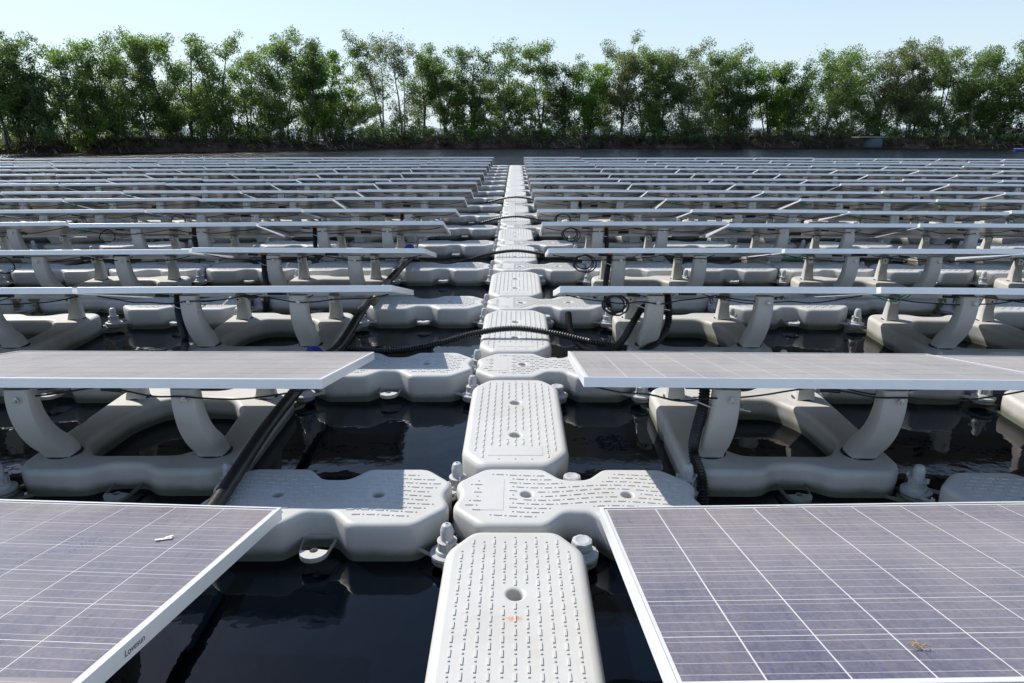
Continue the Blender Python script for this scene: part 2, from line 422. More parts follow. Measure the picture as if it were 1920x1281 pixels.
# ------------------------------------------------------------------ float meshes
def link_outline():
    q = [(-.485, -.105), (-.375, -.222), (-.125, -.222, .03), (-.05, -.130, .03), (.05, -.130, .03), (.125, -.222, .03), (.375, -.222), (.485, -.105),
         (.485, -.06, .03), (.468, -.02, .03), (.468, .02, .03), (.485, .06, .03),
         (.485, .105), (.375, .222), (.125, .222, .03), (.05, .130, .03), (-.05, .130, .03), (-.125, .222, .03), (-.375, .222), (-.485, .105),
         (-.485, .06, .03), (-.468, .02, .03), (-.468, -.02, .03), (-.485, -.06, .03)]
    return rounded(q, .035, 4)
def long_outline():
    q = [(-.155, -.535), (.155, -.535), (.243, -.41), (.243, .41), (.155, .535), (-.155, .535), (-.243, .41), (-.243, -.41)]
    return rounded(q, .04, 4)
def main_outline():
    q = [(-.42, -.52), (-.15, -.52, .06), (-.08, -.455, .05), (.08, -.455, .05), (.15, -.52, .06), (.42, -.52), (.482, -.44), (.482, .44), (.42, .52),
         (.15, .52, .06), (.08, .455, .05), (-.08, .455, .05), (-.15, .52, .06), (-.42, .52), (-.482, .44), (-.482, .06, .02), (-.474, .045, .01), (-.474, -.005, .01), (-.482, -.02, .02), (-.482, -.44)]
    return rounded(q, .05, 4)
LO, GO, MO = link_outline(), long_outline(), main_outline()
link_body = shell('link_body', LO, [(circ(-.2, 0, .022), .010, .11), (circ(.2, 0, .022), .010, .11)], -.14, ZTOP, .024, M['float'])
long_body = shell('long_body', GO, [(circ(0, .170, .025), .012, .13), (circ(0, -.230, .025), .012, .13)], -.14, ZTOP, .034, M['float'])
long_body_r = long_body.copy(); long_body_r.materials[0] = M['floatrust']
opening = rounded([(-.20, -.355, .05), (.20, -.355, .05), (.315, -.20, .07), (.285, .15, .07), (.18, .32, .06), (-.18, .32, .06), (-.285, .15, .07), (-.315, -.20, .07)], .08, 4)
main_body = shell('main_body', MO, [(opening, .028, None)], -.14, ZMAIN, .030, M['main'], nf=6)

def bars_mesh(name, loop, along, skip, pitch, rows, zt):
    """raised anti-slip dashes and dots, following the moulding"""
    ins = offs(loop, .047); V = []; F = []
    def dash(x, y, dx, dy, ax):
        c, s = cos(ax), sin(ax); n = len(V); b = .0014
        for (a, e, z) in ((-dx, -dy, -.002), (dx, -dy, -.002), (dx, dy, -.002), (-dx, dy, -.002), (-dx + b, -dy + b, .0034), (dx - b, -dy + b, .0034), (dx - b, dy - b, .0034), (-dx + b, dy - b, .0034)):
            V.append((x + a * c - e * s, y + a * s + e * c, zt + z))
        F.extend([(n, n + 1, n + 5, n + 4), (n + 1, n + 2, n + 6, n + 5), (n + 2, n + 3, n + 7, n + 6), (n + 3, n, n + 4, n + 7), (n + 4, n + 5, n + 6, n + 7)])
    for r in range(-rows, rows + 1):
        k = -16
        while k < 17:
            u = k * .0565 + (0.028 if r % 2 else 0)
            for t, uu in (('d', u), ('o', u + .0285)):
                if along == 'y': x, y, ang = r * pitch, uu, pi / 2
                else:
                    w = .016 * sin(uu * 11.0) * (1 if abs(uu) < .44 else .6)
                    x, y = uu, r * pitch + w * (1 - abs(r) / (rows + 3)); ang = .176 * cos(uu * 11) * (1 - abs(r) / (rows + 3))
                ok = inside(ins, x, y)
                if ok and t == 'd': ok = inside(ins, x + .013 * cos(ang), y + .013 * sin(ang)) and inside(ins, x - .013 * cos(ang), y - .013 * sin(ang))
                for (cx, cy, hx, hy) in skip:
                    if abs(x - cx) < hx and abs(y - cy) < hy: ok = False
                if ok:
                    if t == 'd': dash(x, y, .0155, .0042, ang)
                    else: dash(x, y, .0037, .0037, ang)
            k += 1
    return mesh_from(name, V, F, M['float'])
link_tread = bars_mesh('link_tread', LO, 'x', [(-.2, 0, .05, .042), (.2, 0, .05, .042), (-.335, 0, .058, .14)], .0315, 7, ZTOP)
link_tread_b = bars_mesh('link_tread_even', LO, 'x', [(-.2, 0, .05, .042), (.2, 0, .05, .042), (-.335, .0, .02, .02)], .0315, 7, ZTOP)
long_tread = bars_mesh('long_tread', GO, 'y', [(0, .170, .05, .05), (0, -.230, .05, .05), (0, -.405, .135, .055)], .0365, 6, ZTOP)
# smooth label pad with a fine edge
pb = MB(); pb.box((-.335, 0, ZTOP + .0004), (.088, .24, .0018)); link_pad = pb.mesh('label_pad', M['float'])
pb = MB(); pb.box((0, -.40, ZTOP + .0004), (.245, .09, .0018)); long_pad = pb.mesh('label_pad_long', M['float'])

def lug_mesh(name, L, w, z, t, mat, hole=.016):
    o = [Vector((-w * .62, 0)), Vector((w * .62, 0)), Vector((w / 2, L - w * .5))]
    for k in range(9):
        a = pi * k / 8; o.append(Vector((w / 2 * cos(a), L - w * .5 + w / 2 * sin(a))))
    o.append(Vector((-w / 2, L - w * .5)))
    bm = bmesh.new(); hl = circ(0, L - w * .5, hole, 12); T = []; B = []
    for lp in (o, hl):
        T.append([bm.verts.new((p.x, p.y, z)) for p in lp]); B.append([bm.verts.new((p.x, p.y, z - t)) for p in lp])
    for q, (a, b_) in enumerate(zip(T, B)):
        n = len(a)
        for i in range(n):
            f = [b_[i], b_[(i + 1) % n], a[(i + 1) % n], a[i]]
            if q: f.reverse()
            bm.faces.new(f)
    for R_, up in ((T, 1), (B, -1)):
        es = [bm.edges.get((r[i], r[(i + 1) % len(r)])) for r in R_ for i in range(len(r))]
        g = bmesh.ops.triangle_fill(bm, edges=es, use_beauty=True, normal=(0, 0, up))
        for f in g['geom']:
            if isinstance(f, bmesh.types.BMFace):
                f.normal_update()
                if f.normal.z * up < 0: f.normal_flip()
    m = bpy.data.meshes.new(name); bm.to_mesh(m); bm.free(); m.materials.append(mat); return m
lug_mid = lug_mesh('lug_mid', .155, .105, .062, .020, M['float'])
lug_cor = lug_mesh('lug_corner', .135, .10, .060, .018, M['float'])
lug_long = lug_mesh('lug_long', .125, .10, .038, .018, M['float'])
lug_main = lug_mesh('lug_main', .125, .10, .016, .018, M['main'])

# connector pins
b_ = MB()
b_.lathe([(.066, -.045), (.074, -.040), (.074, -.026), (.062, -.024), (.064, -.020), (.078, -.016), (.078, -.003), (.056, .0), (.056, .006), (.052, .014), (.040, .018), (.037, .046), (.046, .050), (.046, .054), (.030, .057)], 24)
for j in range(6):
    a = j * pi / 3; b_.box((.044 * cos(a), .044 * sin(a), .030), (.006, .010, .040), a)
pr = [(.030, .055)]
for j in range(5): pr += [(.0285, .060 + j * .009), (.0305, .062 + j * .009), (.0305, .066 + j * .009)]
pr += [(.0275, .108), (.026, .117), (.020, .126), (.010, .130), (.006, .1305), (.006, .126)]
b_.lathe(pr, 20)
for sx in (-1, 1): b_.box((sx * .052, 0, .062), (.012, .010, .022))
b_.V = [(v[0] * .80, v[1] * .80, v[2] * .88) for v in b_.V]
pin_tall = b_.mesh('pin_tall', M['bolt'], True, .6)
b_ = MB()
b_.lathe([(.064, -.045), (.072, -.040), (.072, -.026), (.062, -.024), (.064, -.020), (.076, -.016), (.076, -.003), (.054, .0), (.054, .006), (.050, .013), (.034, .016), (.033, .020)], 24)
b_.lathe([(.036, .018), (.046, .022), (.048, .040), (.044, .049), (.030, .052), (.024, .050), (.004, .050)], 32, fn=lambda j, i, r: r * (0.93 if i % 4 == 0 and r > .03 else 1))
b_.V = [(v[0] * .82, v[1] * .82, v[2]) for v in b_.V]
cap_low = b_.mesh('cap_low', M['bolt'], True, .6)

# pylons (side profile in y/z, swept as a rounded rectangle)
def pylon_mesh(name, path, wx, ty, mat):
    """path: list of (y, z, width_x, thickness)"""
    V = []; F = []; n = 12; m = len(path)
    for i, (y, z, w, t) in enumerate(path):
        a = path[max(i - 1, 0)]; b = path[min(i + 1, m - 1)]
        d = Vector((b[0] - a[0], b[1] - a[1])).normalized(); nn = Vector((d.y, -d.x))
        for k in range(n):
            an = 2 * pi * (k + .5) / n; cx, cy = cos(an), sin(an)
            sx = math.copysign(abs(cx) ** .45, cx) * w / 2; sy = math.copysign(abs(cy) ** .45, cy) * t / 2
            V.append((sx, y + nn.x * sy, z + nn.y * sy))
    F = [(j * n + k, j * n + (k + 1) % n, (j + 1) * n + (k + 1) % n, (j + 1) * n + k) for j in range(m - 1) for k in range(n)]
    F = [tuple(reversed(f)) for f in F]
    F.append(tuple(range(n))); F.append(tuple(reversed([(m - 1) * n + k for k in range(n)])))
    me = mesh_from(name, V, F, mat, True); bm = bmesh.new(); bm.from_mesh(me); bmesh.ops.recalc_face_normals(bm, faces=bm.faces)
    bm.to_mesh(me); bm.free(); sharp(me, .75); return me
# local frame of the panel float: near edge y=-.52; base of near pylon y=-.355; top meets the frame at y=-.495
def banana():
    ctr = [(-.335, -.005), (-.372, .055), (-.430, .115), (-.475, .180), (-.502, .245), (-.514, .305), (-.516, .355), (-.514, .386)]
    pts = spline([(0, a, b) for a, b in ctr], 3); out = []
    for i, p in enumerate(pts):
        t = i / (len(pts) - 1); out.append((p.y, p.z, .128 - .018 * t, .105 - .030 * t))
    return out
pyl_front = pylon_mesh('pylon_front', banana(), .12, .1, M['pylon'])
rear = [(.345, -.005, .112, .10), (.352, .04, .096, .085), (.352, .09, .086, .072), (.342, .14, .080, .064), (.325, .18, .078, .058), (.314, .200, .076, .052)]
pyl_rear = pylon_mesh('pylon_rear', rear, .1, .08, M['pylon'])
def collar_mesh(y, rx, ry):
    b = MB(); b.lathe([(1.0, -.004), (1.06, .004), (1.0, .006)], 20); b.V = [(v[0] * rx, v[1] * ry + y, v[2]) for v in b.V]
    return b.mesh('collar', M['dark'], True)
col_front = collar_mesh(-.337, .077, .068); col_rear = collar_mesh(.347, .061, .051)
b = MB(); b.lathe([(.015, 0), (.015, .004), (.009, .005), (.009, .012), (.003, .013)], 6)
b.V = [(v[0], -v[2], v[1]) for v in b.V]; b.F = [tuple(f) for f in b.F]
bolt_m = b.mesh('bolt', M['steel'])
b = MB(); b.box((0, 0, .0), (.045, .004, .052)); b.box((0, .018, .026), (.045, .04, .004)); 
clamp_m = b.mesh('clamp', M['alu'])
b = MB(); b.lathe([(.007, 0), (.007, .003)], 10); b.V = [(v[0], -v[2] - .0025, v[1]) for v in b.V]; clamp_hole = b.mesh('clamp_hole', M['dark'])

# panel frame with a real profile, mitred
def frame_mesh():
    prof = [(0, -PH), (0, -.001), (.001, 0), (.0105, 0), (.0105, -.0015), (.0025, -.003), (.0025, -PH + .002), (.024, -PH + .002), (.024, -PH)]
    V = []; F = []; n = len(prof)
    for cx, cy in ((-1, -1), (1, -1), (1, 1), (-1, 1)):
        for d, z in prof: V.append((cx * (PL / 2 - d), cy * (PD / 2 - d), z))
    for c in range(4):
        for j in range(n):
            a = c * n + j; b2 = c * n + (j + 1) % n; c2 = ((c + 1) % 4) * n
            F.append((a, b2, c2 + (j + 1) % n, c2 + j))
    m = mesh_from('frame', V, F, M['alu']); bm = bmesh.new(); bm.from_mesh(m); bmesh.ops.recalc_face_normals(bm, faces=bm.faces); bm.to_mesh(m); bm.free(); return m
frame_m = frame_mesh()
b = MB(); b.box((0, 0, -.0055), (PL - .008, PD - .008, .004)); sheet_m = b.mesh('sheet', M['sheet'])
b = MB(); b.box((0, 0, -.0092), (PL - .03, PD - .03, .0022)); back_m = b.mesh('backsheet', M['back'])
CX, CY, CS = .1588, .1588, .1550
def cell_mesh(grid):
    V = []; F = []; UV = []
    cs = [(i, j) for i in range(12) for j in range(6)] if grid else [(None, None)]
    for i, j in cs:
        cx, cy = ((i - 5.5) * CX, (j - 2.5) * CY) if grid else (0, 0)
        n = len(V); h = CS / 2; ch = .004
        for (x, y) in ((-h, -h), (h, -h), (h, h), (-h, h)):
            V.append((cx + x, cy + y, -.0030))
            UV.append(((x + h) / CS, (y + h) / CS))
        F.append((n, n + 1, n + 2, n + 3))
        if not grid:
            for (x, y) in ((-h, -h), (h, -h), (h, h), (-h, h)): V.append((cx + x, cy + y, -.0036)); UV.append(((x + h) / CS, (y + h) / CS))
            F += [(n + 4, n + 5, n + 1, n), (n + 5, n + 6, n + 2, n + 1), (n + 6, n + 7, n + 3, n + 2), (n + 7, n + 4, n, n + 3)]
    m = mesh_from('cells', V, F, M['cell']); u = m.uv_layers.new(name='UVMap')
    for lp in m.loops: u.data[lp.index].uv = UV[lp.vertex_index]
    return m
cell_one = cell_mesh(False); cell_grid = cell_mesh(True)
cell_dust_sheen = cell_one.copy(); cell_dust_sheen.materials[0] = M['celldustsheen']
b = MB(); b.box((0, 0, -.024), (.11, .085, .026)); jbox_m = b.mesh('jbox', M['cable'])

# cables under a panel in its local frame (x along the row, -y towards the walker's eye, z down is negative)
def cable_mesh(seed, coil):
    r = random.Random(seed); b = MB()
    yb = -PD / 2 + .10
    for s0, s1, dep in ((-.93, .02, .055), (.02, .93, .05)):
        pts = []
        for k in range(9):
            t = k / 8; x = s0 + (s1 - s0) * t
            pts.append((x, yb + .03 * sin(t * 5 + seed) + r.uniform(-.01, .01), -.052 - dep * 4 * t * (1 - t) * r.uniform(.7, 1.1)))
        b.tube(spline(pts, 4), .0042, 6)
    pts = [(-.1, .25, -.03), (-.2, .0, -.06), (-.32, -.22, -.09), (-.42, -.37, -.06), (-.5, -.40, -.05)]
    b.tube(spline(pts, 4), .0035, 6)
    pts = [(.1, .25, -.03), (.18, .0, -.07), (.30, -.25, -.10), (.45, -.38, -.055)]
    b.tube(spline(pts, 4), .0035, 6)
    b.tube([(.02, yb, -.06), (.10, yb, -.066)], .009, 8)                     # inline connector
    b.tube([(-.46, -.39, -.055), (-.54, -.40, -.052)], .009, 8)
    if coil:
        for q in range(coil):
            cx, rr = -.66 + .02 * (seed % 3) + r.uniform(-.012, .012), .070 + .012 * (seed % 4) + r.uniform(-.012, .012); ph = r.uniform(0, 6)
            pts = []
            for k in range(22):
                a = ph + 2 * pi * k / 20
                pts.append((cx + rr * cos(a), yb - .01 + .02 * sin(a * 2 + q) + .008 * q, -.07 - rr * .62 - rr * .80 * sin(a) * r.uniform(.95, 1.05)))
            b.tube(spline(pts, 2), .0055, 6)
    return b.mesh('cables', M['cable'], True)
cables = [cable_mesh(i, 0) for i in range(4)]
cables_coil = [cable_mesh(20 + i, 3) for i in range(3)]
cables_coil2 = [cable_mesh(40 + i, 1) for i in range(2)]
def earth_mesh():
    b = MB(); yb = -PD / 2 + .06
    b.tube(spline([(-.98, yb, -.045), (-.93, yb, -.075), (-.86, yb + .02, -.085), (-.80, yb, -.07), (-.76, yb, -.045)], 5), .004, 6)
    b.tube(spline([(-.98, yb + .03, -.045), (-.90, yb + .03, -.06), (-.84, yb + .04, -.075), (-.78, yb + .02, -.045)], 5), .004, 6)
    return b.mesh('earth_wire', M['green'], True)
earth_m = earth_mesh()

def corr(pts, r=.023, pitch=.0085, amp=.0035, n=12):
    """corrugated conduit mesh along a smooth path"""
    P_ = spline(pts, 16); L = [0]
    for i in range(1, len(P_)): L.append(L[-1] + (P_[i] - P_[i - 1]).length)
    tot = L[-1]; m = int(tot / pitch * 2); out = []; j = 0
    for k in range(m + 1):
        s = tot * k / m
        while j < len(L) - 2 and L[j + 1] < s: j += 1
        t = (s - L[j]) / max(1e-6, L[j + 1] - L[j]); out.append(P_[j].lerp(P_[j + 1], t))
    b = MB(); b.tube(out, lambda i: r + (amp if i % 2 else -amp), n); return b

# ------------------------------------------------------------------ placing floats
def zrow(k): return rowz(k)
near = lambda k: k <= 6
def pose(x, y, z=0, jr=.004):
    return (x, y + bow(x), z), (random.uniform(-jr, jr), random.uniform(-jr, jr), bowrot(x) + random.uniform(-jr, jr))
def yb_(k): return 2.17 + P * k            # near bolt line of cross band k
def side(x): return 'left' if x < 0 else 'right'

def bolts(parent, pts):
    for (x, y, low) in pts:
        link('connector_pin' if not low else 'connector_cap', cap_low if low else pin_tall, parent, (x, y, .061), (random.uniform(-.03, .03), random.uniform(-.03, .03), random.uniform(0, 6)))

def make_link(xc, k, kind, lab):
    y = yb_(k) + .24
    z = .5 * (zrow(k) + zrow(k + 1)) * (.25 if kind == 'centre' else .6)
    loc, rot = pose(xc, y, z)
    e = empty('cross_float', loc, rot, label=lab, cat='float', group='short cross floats between the long floats')
    link('float_body', link_body, e)
    if k <= 8:
        t = link('tread_pattern', link_tread if (kind == 'centre') else link_tread_b, e); tag(t, kind='stuff')
        if kind == 'centre': link('label_pad', link_pad, e)
    if near(k):
        for sx in (-1, 1):
            for sy in (-1, 1):
                link('lug', lug_cor, e, (sx * .41, sy * .155, 0), (0, 0, atan2(-sx, sy) if False else (-sx * pi / 4 if sy > 0 else pi + sx * pi / 4)))
        link('lug', lug_mid, e, (0, .135, 0), (0, 0, 0)); link('lug', lug_mid, e, (0, -.135, 0), (0, 0, pi))
        pts = []
        if kind == 'centre': pts = [(-.495, -.24, 0), (-.495, .24, 0), (.0, -.24, 1), (.0, .24, 1), (.495, -.24, 0), (.495, .24, 0)]
        elif kind == 'leftend': pts = [(-.495, -.24, 0), (-.495, .24, 0)]
        elif kind == 'col': pts = [(-.495, -.24, 0), (-.495, .24, 0), (.495, -.24, 0), (.495, .24, 0)]
        bolts(e, pts)
    return e
CONT = (3, 7, 11)
for k in range(-1, NROW + 1):
    yk = yb_(k)
    if k == -1: bandlab = 'band below the camera'
    nm = 'behind nearest panel row' if k == 0 else ('at the very front' if k < 0 else 'behind %s panel row' % ORD[k])
    make_link(.245, k, 'centre', 'cross float on the walkway line, %s' % nm)
    make_link(-.745, k, 'leftend', 'cross float just left of the walkway line, %s' % nm)
    if k < 0: continue
    for s in (-1, 1):
        n = 0
        while True:
            xc = (2.225 + 1.98 * n) if s > 0 else (-2.725 - 1.98 * n)
            if abs(xc) > xlim(yk + P): break
            make_link(xc, k, 'col', '%s cross float joining ring floats out from walkway, %s side, %s' % (ORD[n], side(xc), nm))
            n += 1
        if k in CONT:
            n = 0
            while True:
                xc = (1.235 + 1.98 * n) if s > 0 else (-1.735 - 1.98 * n)
                if abs(xc) > xlim(yk + P): break
                make_link(xc, k, 'extra', 'sunlit cross float behind %s ring float out from walkway, %s side, %s' % (ORD[n], side(xc), nm))
                n += 1
# long walkway floats
for i in range(-1, NROW + 1):
    yc = 1.63 + P * i
    loc, rot = pose(0, yc, zrow(i) * .25, .003)
    if i == -1: lab = 'long pale grey walkway float at the photographer, out at the bottom'
    elif i == 0: lab = 'nearest long walkway float, orange rust stain by its round hole'
    elif i == 1: lab = 'second long walkway float, two round holes and a rust spot at its near right corner'
    else: lab = 'long walkway float between the %s panel rows, counted from the front' % ORD[min(i, 19)]
    e = empty('walkway_float', loc, rot, label=lab, cat='float', group='long floats of the central walkway')
    link('float_body', long_body_r if i == 0 else long_body, e)
    if i <= 8:
        tag(link('tread_pattern', long_tread, e), kind='stuff'); link('label_pad', long_pad, e)
    if near(i):
        for sx in (-1, 1):
            for sy in (-1, 1):
                link('lug', lug_long, e, (sx * .165, sy * .445, 0), (0, 0, (-sx * pi / 4 if sy > 0 else pi + sx * pi / 4)))

# ------------------------------------------------------------------ panel floats and panels
def make_main(xc, i, lab):
    yc = 1.63 + P * i
    loc, rot = pose(xc, yc, zrow(i), .003)
    e = empty('panel_float', loc, rot, label=lab, cat='float', group='ring shaped floats that carry the panels')
    link('float_body', main_body, e)
    for sx in (-1, 1):
        p = link('pylon', pyl_front, e, (sx * .345, 0, ZMAIN))
        if i <= 9:
            link('bolt', bolt_m, p, (.012, -.570, .350))
            link('collar', col_front, p)
        hs = (PZ - .04 - .93 * tan(radians(TILTS[i])) - ZMAIN + .012) / .200
        p = link('pylon', pyl_rear, e, (sx * .355, 0, ZMAIN), None, (1, 1, hs))
        if i <= 6:
            link('clamp', clamp_m, p, (-.012, .290, .170)); link('clamp_hole', clamp_hole, p, (-.012, .290, .170))
            link('collar', col_rear, p)
    if near(i):
        for sx in (-1, 1):
            for sy in (-1, 1):
                link('lug', lug_main, e, (sx * .41, sy * .45, 0), (0, 0, (-sx * pi / 4 if sy > 0 else pi + sx * pi / 4)))
        link('lug', lug_mid, e, (0, -.455, -.025), (0, 0, pi)); link('lug', lug_mid, e, (0, .455, -.025), (0, 0, 0))
    return e

def make_panel(xc, i, n, lab):
    z = PZ + zrow(i); th = radians(TILTS[i]) + random.uniform(-.006, .006)
    jz = (0.0 if n == 0 or i == 0 else random.uniform(-.020, .003))
    ya = Y0 + P * i
    rx = -th; rz = bowrot(xc) + random.uniform(-.004, .004); ry = random.uniform(-.002, .002) if i < 2 else random.uniform(-.006, .006)
    if i == 0 and xc > 0: rz += .025; ry = -.010
    if i == 0 and xc < 0: rz -= .06
    if i == 1 and xc < 0: rz -= .025
    # centre of the sheet
    cy = ya + PD / 2 * cos(th); cz = z + jz - PD / 2 * sin(th)
    e = empty('solar_panel', (xc, cy + bow(xc), cz), (rx, ry, rz), label=lab, cat='solar panel', group='solar panels in rows on the floating array')
    link('frame', frame_m, e); link('sheet', sheet_m, e)
    link('backsheet', back_m, e)
    full = (i <= 1 and abs(xc) < 3.4 and not (i == 0 and abs(xc) > 2.6))
    if full:
        for a in range(12):
            for c in range(6):
                link('solar_cell', cell_dust_sheen if i == 1 else cell_one, e, ((a - 5.5) * CX, (c - 2.5) * CY, 0))
    else:
        tag(link('cell_grid', cell_grid, e), kind='stuff')
    if i >= 1:
        link('junction_box', jbox_m, e, (0, .28, 0))
        link('cable', (random.choice(cables_coil) if (n == 0 and xc > 0 and i > 1 and random.random() < .75) else random.choice(cables_coil2) if (n == 1 and xc < 0 and i > 1) else random.choice(cables)), e)
        if n > 0 and i <= 7: link('earth_wire', earth_m, e)
    return e
for i in range(NROW):
    for s in (-1, 1):
        n = 0
        while True:
            xc = (1.235 + 1.98 * n) if s > 0 else (-1.735 - 1.98 * n)
            xp = (1.254 + 1.98 * n) if s > 0 else (-1.745 - 1.98 * n)
            if abs(xc) - 1.0 > xlim(Y0 + P * (i + 1)) - 1.2: break
            if n > 0 and i == 0 and n > 1: break
            sd = side(xc)
            rr = 'in nearest row' if i == 0 else 'in farthest row' if i == NROW - 1 else 'in %s row from front' % ORD[i]
            nn = 'next to the walkway' if n == 0 else '%s out from the walkway' % ORD[n]
            if i == 0 and n == 0: lab = 'large dusty blue solar panel at the bottom %s, %s' % (sd, 'white paper scrap on it' if s < 0 else 'wisp of straw on it')
            elif i == 1 and n == 0: lab = 'dusty solar panel with painted-in beige sheen %s of the walkway in the second row' % sd
            else: lab = 'solar panel %s, %s, %s side' % (rr, nn, sd)
            make_panel(xp, i, n, lab)
            make_main(xc, i, 'ring float under the %s panel from walkway, %s side, %s' % (ORD[n], sd, rr))
            n += 1

# ------------------------------------------------------------------ conduits, pipes and caps
def place(name, mesh, lab, cat, group=None, loc=(0, 0, 0), rot=(0, 0, 0)):
    return tag(link(name, mesh, None, loc, rot), lab, cat, group)
for j in range(4):
    yc = 4.45 + 2 * P * j; dx = random.uniform(-.03, .03); zt = ZTOP + .026
    pts = [(-1.15 + dx, .03, zt - .09), (-.85, .0, zt - .10), (-.55, .01, zt - .05), (-.28, .05, zt + .015), (0.0, .07, zt + .045), (.28, .03, zt + .018), (.5, -.02, zt - .02), (.72, -.04, zt - .055), (.95, -.02, zt - .08)]
    b = corr(pts, .018 if j else .020, .018 if j < 2 else .03, amp=.0036, n=12)
    place('conduit', b.mesh('conduit', M['conduit'], False), 'black corrugated conduit arching over the walkway by the %s panel row' % ORD[2 * j + 2] if j else 'nearest black corrugated conduit arching over the walkway', 'cable', 'conduits crossing the walkway', (0, yc, 0), (0, 0, .02 * (j % 2)))
# conduit along the left panel floats with a dusty grey pipe and blue couplings
b = corr([(-1.10, 1.2, ZTOP + .02), (-1.13, 2.2, ZTOP + .03), (-1.16, 3.0, ZTOP + .06), (-1.16, 3.9, ZTOP + .05), (-1.15, 4.3, ZTOP + .03), (-1.17, 5.2, ZTOP + .07), (-1.17, 6.0, ZTOP + .05), (-1.14, 6.8, ZTOP + .06), (-1.14, 7.6, ZTOP + .03)], .030, .03, .002, 12)
e = place('conduit', b.mesh('conduit', M['conduit'], True), 'thick black hose running away along the left panel floats', 'hose')
b = MB(); b.tube([(-1.085, 5.05, ZTOP + .12), (-1.10, 5.75, ZTOP + .13)], .028, 14)
tag(link('pipe', b.mesh('pipe', M['greypipe'], True)), 'short dusty grey pipe lying on the black hose left of the walkway', 'pipe')
b = MB(); b.tube([(-1.12, 6.75, ZTOP + .12), (-1.13, 7.15, ZTOP + .15)], .028, 14)
pp = tag(link('pipe', b.mesh('pipe', M['greypipe'], True)), 'grey pipe end with a blue coupling left of the walkway', 'pipe')
b = MB(); b.tube([(-1.128, 7.10, ZTOP + .147), (-1.13, 7.14, ZTOP + .15), (-1.132, 7.24, ZTOP + .157), (-1.133, 7.28, ZTOP + .16)], lambda i: (.040, .055, .055, .040)[i], 16)
link('coupling', b.mesh('coupling', M['blue'], True, .6), pp)
b = MB(); b.tube([(-1.28, 3.96, .13), (-1.28, 4.0, .15), (-1.28, 4.12, .17), (-1.28, 4.16, .16)], lambda i: (.045, .062, .062, .045)[i], 16)
tag(link('hose_coupling', b.mesh('hose_coupling', M['blue'], True, .6)), 'dark blue hose coupling at the pylon foot in the third row left', 'coupling')

# upright conduits tied to pylons, capped orange
def upright(xm, i, sgn, sidef, lab, dip=False):
    y = 1.63 + P * i; x = xm + sgn
    z0 = zrow(i)
    if dip:
        pts = [(x - .52, y - .08, .28), (x - .50, y - .20, .16), (x - .40, y - .36, .10), (x - .22, y - .42, .14), (x - .09, y - .30, .28), (x - .03, y - .30, .38), (x + .06, y - .36, .44)]
        pts2 = [(x + .095, y - .40, .52), (x + .105, y - .44, .40), (x + .10, y - .45, .28), (x + .04, y - .43, .17), (x - .08, y - .44, .10), (x - .2, y - .5, .06)]
    else:
        pts = None
        pts2 = [(x - .085 * sidef, y - .47, .54), (x - .09 * sidef, y - .485, .42), (x - .10 * sidef, y - .46, .30), (x - .10 * sidef, y - .44, .18), (x - .085 * sidef, y - .545, .10), (x - .08 * sidef, y - .60, -.02)]
    bodyb = corr([(p[0], p[1], p[2] + z0) for p in pts2], .0225, .0125, .0028, 12)
    if pts:
        b2 = corr([(p[0], p[1], p[2] + z0) for p in pts], .0225, .0125, .0028, 12); bodyb.add(b2.V, b2.F)
    loc = (0, bow(x), 0)
    o = tag(link('riser_conduit', bodyb.mesh('riser', M['conduit']), None, loc), lab, 'conduit', 'upright conduits tied to front pylons')
    t = pts2[0]; d = (Vector(t) - Vector(pts2[1])).normalized()
    c = MB(); tv = Vector((t[0], t[1], t[2] + z0))
    c.tube([tv - d * .03, tv - d * .005, tv + d * .008], lambda i: (.029, .029, .020)[i], 14)
    link('cap', c.mesh('cap', M['orange'], True, .7), o)
    zt = .43 + z0; ty = y - .478
    c = MB(); loop = [(x - .068, ty - .052, zt), (x + .0, ty - .056, zt - .003), (x + .067, ty - .052, zt - .006), (x + .070, ty + .04, zt), (x, ty + .05, zt), (x - .068 - .055 * (1 if sidef > 0 else 0), ty + .035, zt + .012), (x - .075 - .05 * (1 if sidef > 0 else 0), ty - .03, zt + .018), (x - .068, ty - .052, zt)]
    c.tube(loop, .0032, 5); c.tube([(x + .03, ty - .056, zt - .002), (x + .09, ty - .075, zt - .008)], .003, 5)
    link('cable_tie', c.mesh('tie', M['tie'], True), o)
    return o
upright(1.235, 1, -.345, 1, 'black corrugated conduit with orange cap tied to first right pylon, second row')
upright(1.235, 2, -.345, 1, 'black conduit looped low around the first right pylon of the third row', True)
upright(1.235, 3, -.345, 1, 'black upright conduit with orange cap on the first right pylon of the fourth row')
upright(1.235, 4, -.345, -1, 'black upright conduit on the first right pylon of the fifth row')
upright(1.235, 6, -.345, -1, 'black upright conduit on the first right pylon of the seventh row')
upright(-1.735, 2, -.345, 1, 'black upright conduit with orange cap on the second left pylon of the third row')
upright(-1.735, 3, -.345, 1, 'black upright conduit on the second left pylon of the fourth row')
upright(-1.735, 4, -.345, 1, 'black upright conduit on the second left pylon of the fifth row')
upright(-1.735, 5, .345, 1, 'black upright conduit on the pylon next to the walkway left, sixth row')
upright(-3.715, 4, .345, 1, 'black upright conduit under the second panel left of the walkway in the fifth row')

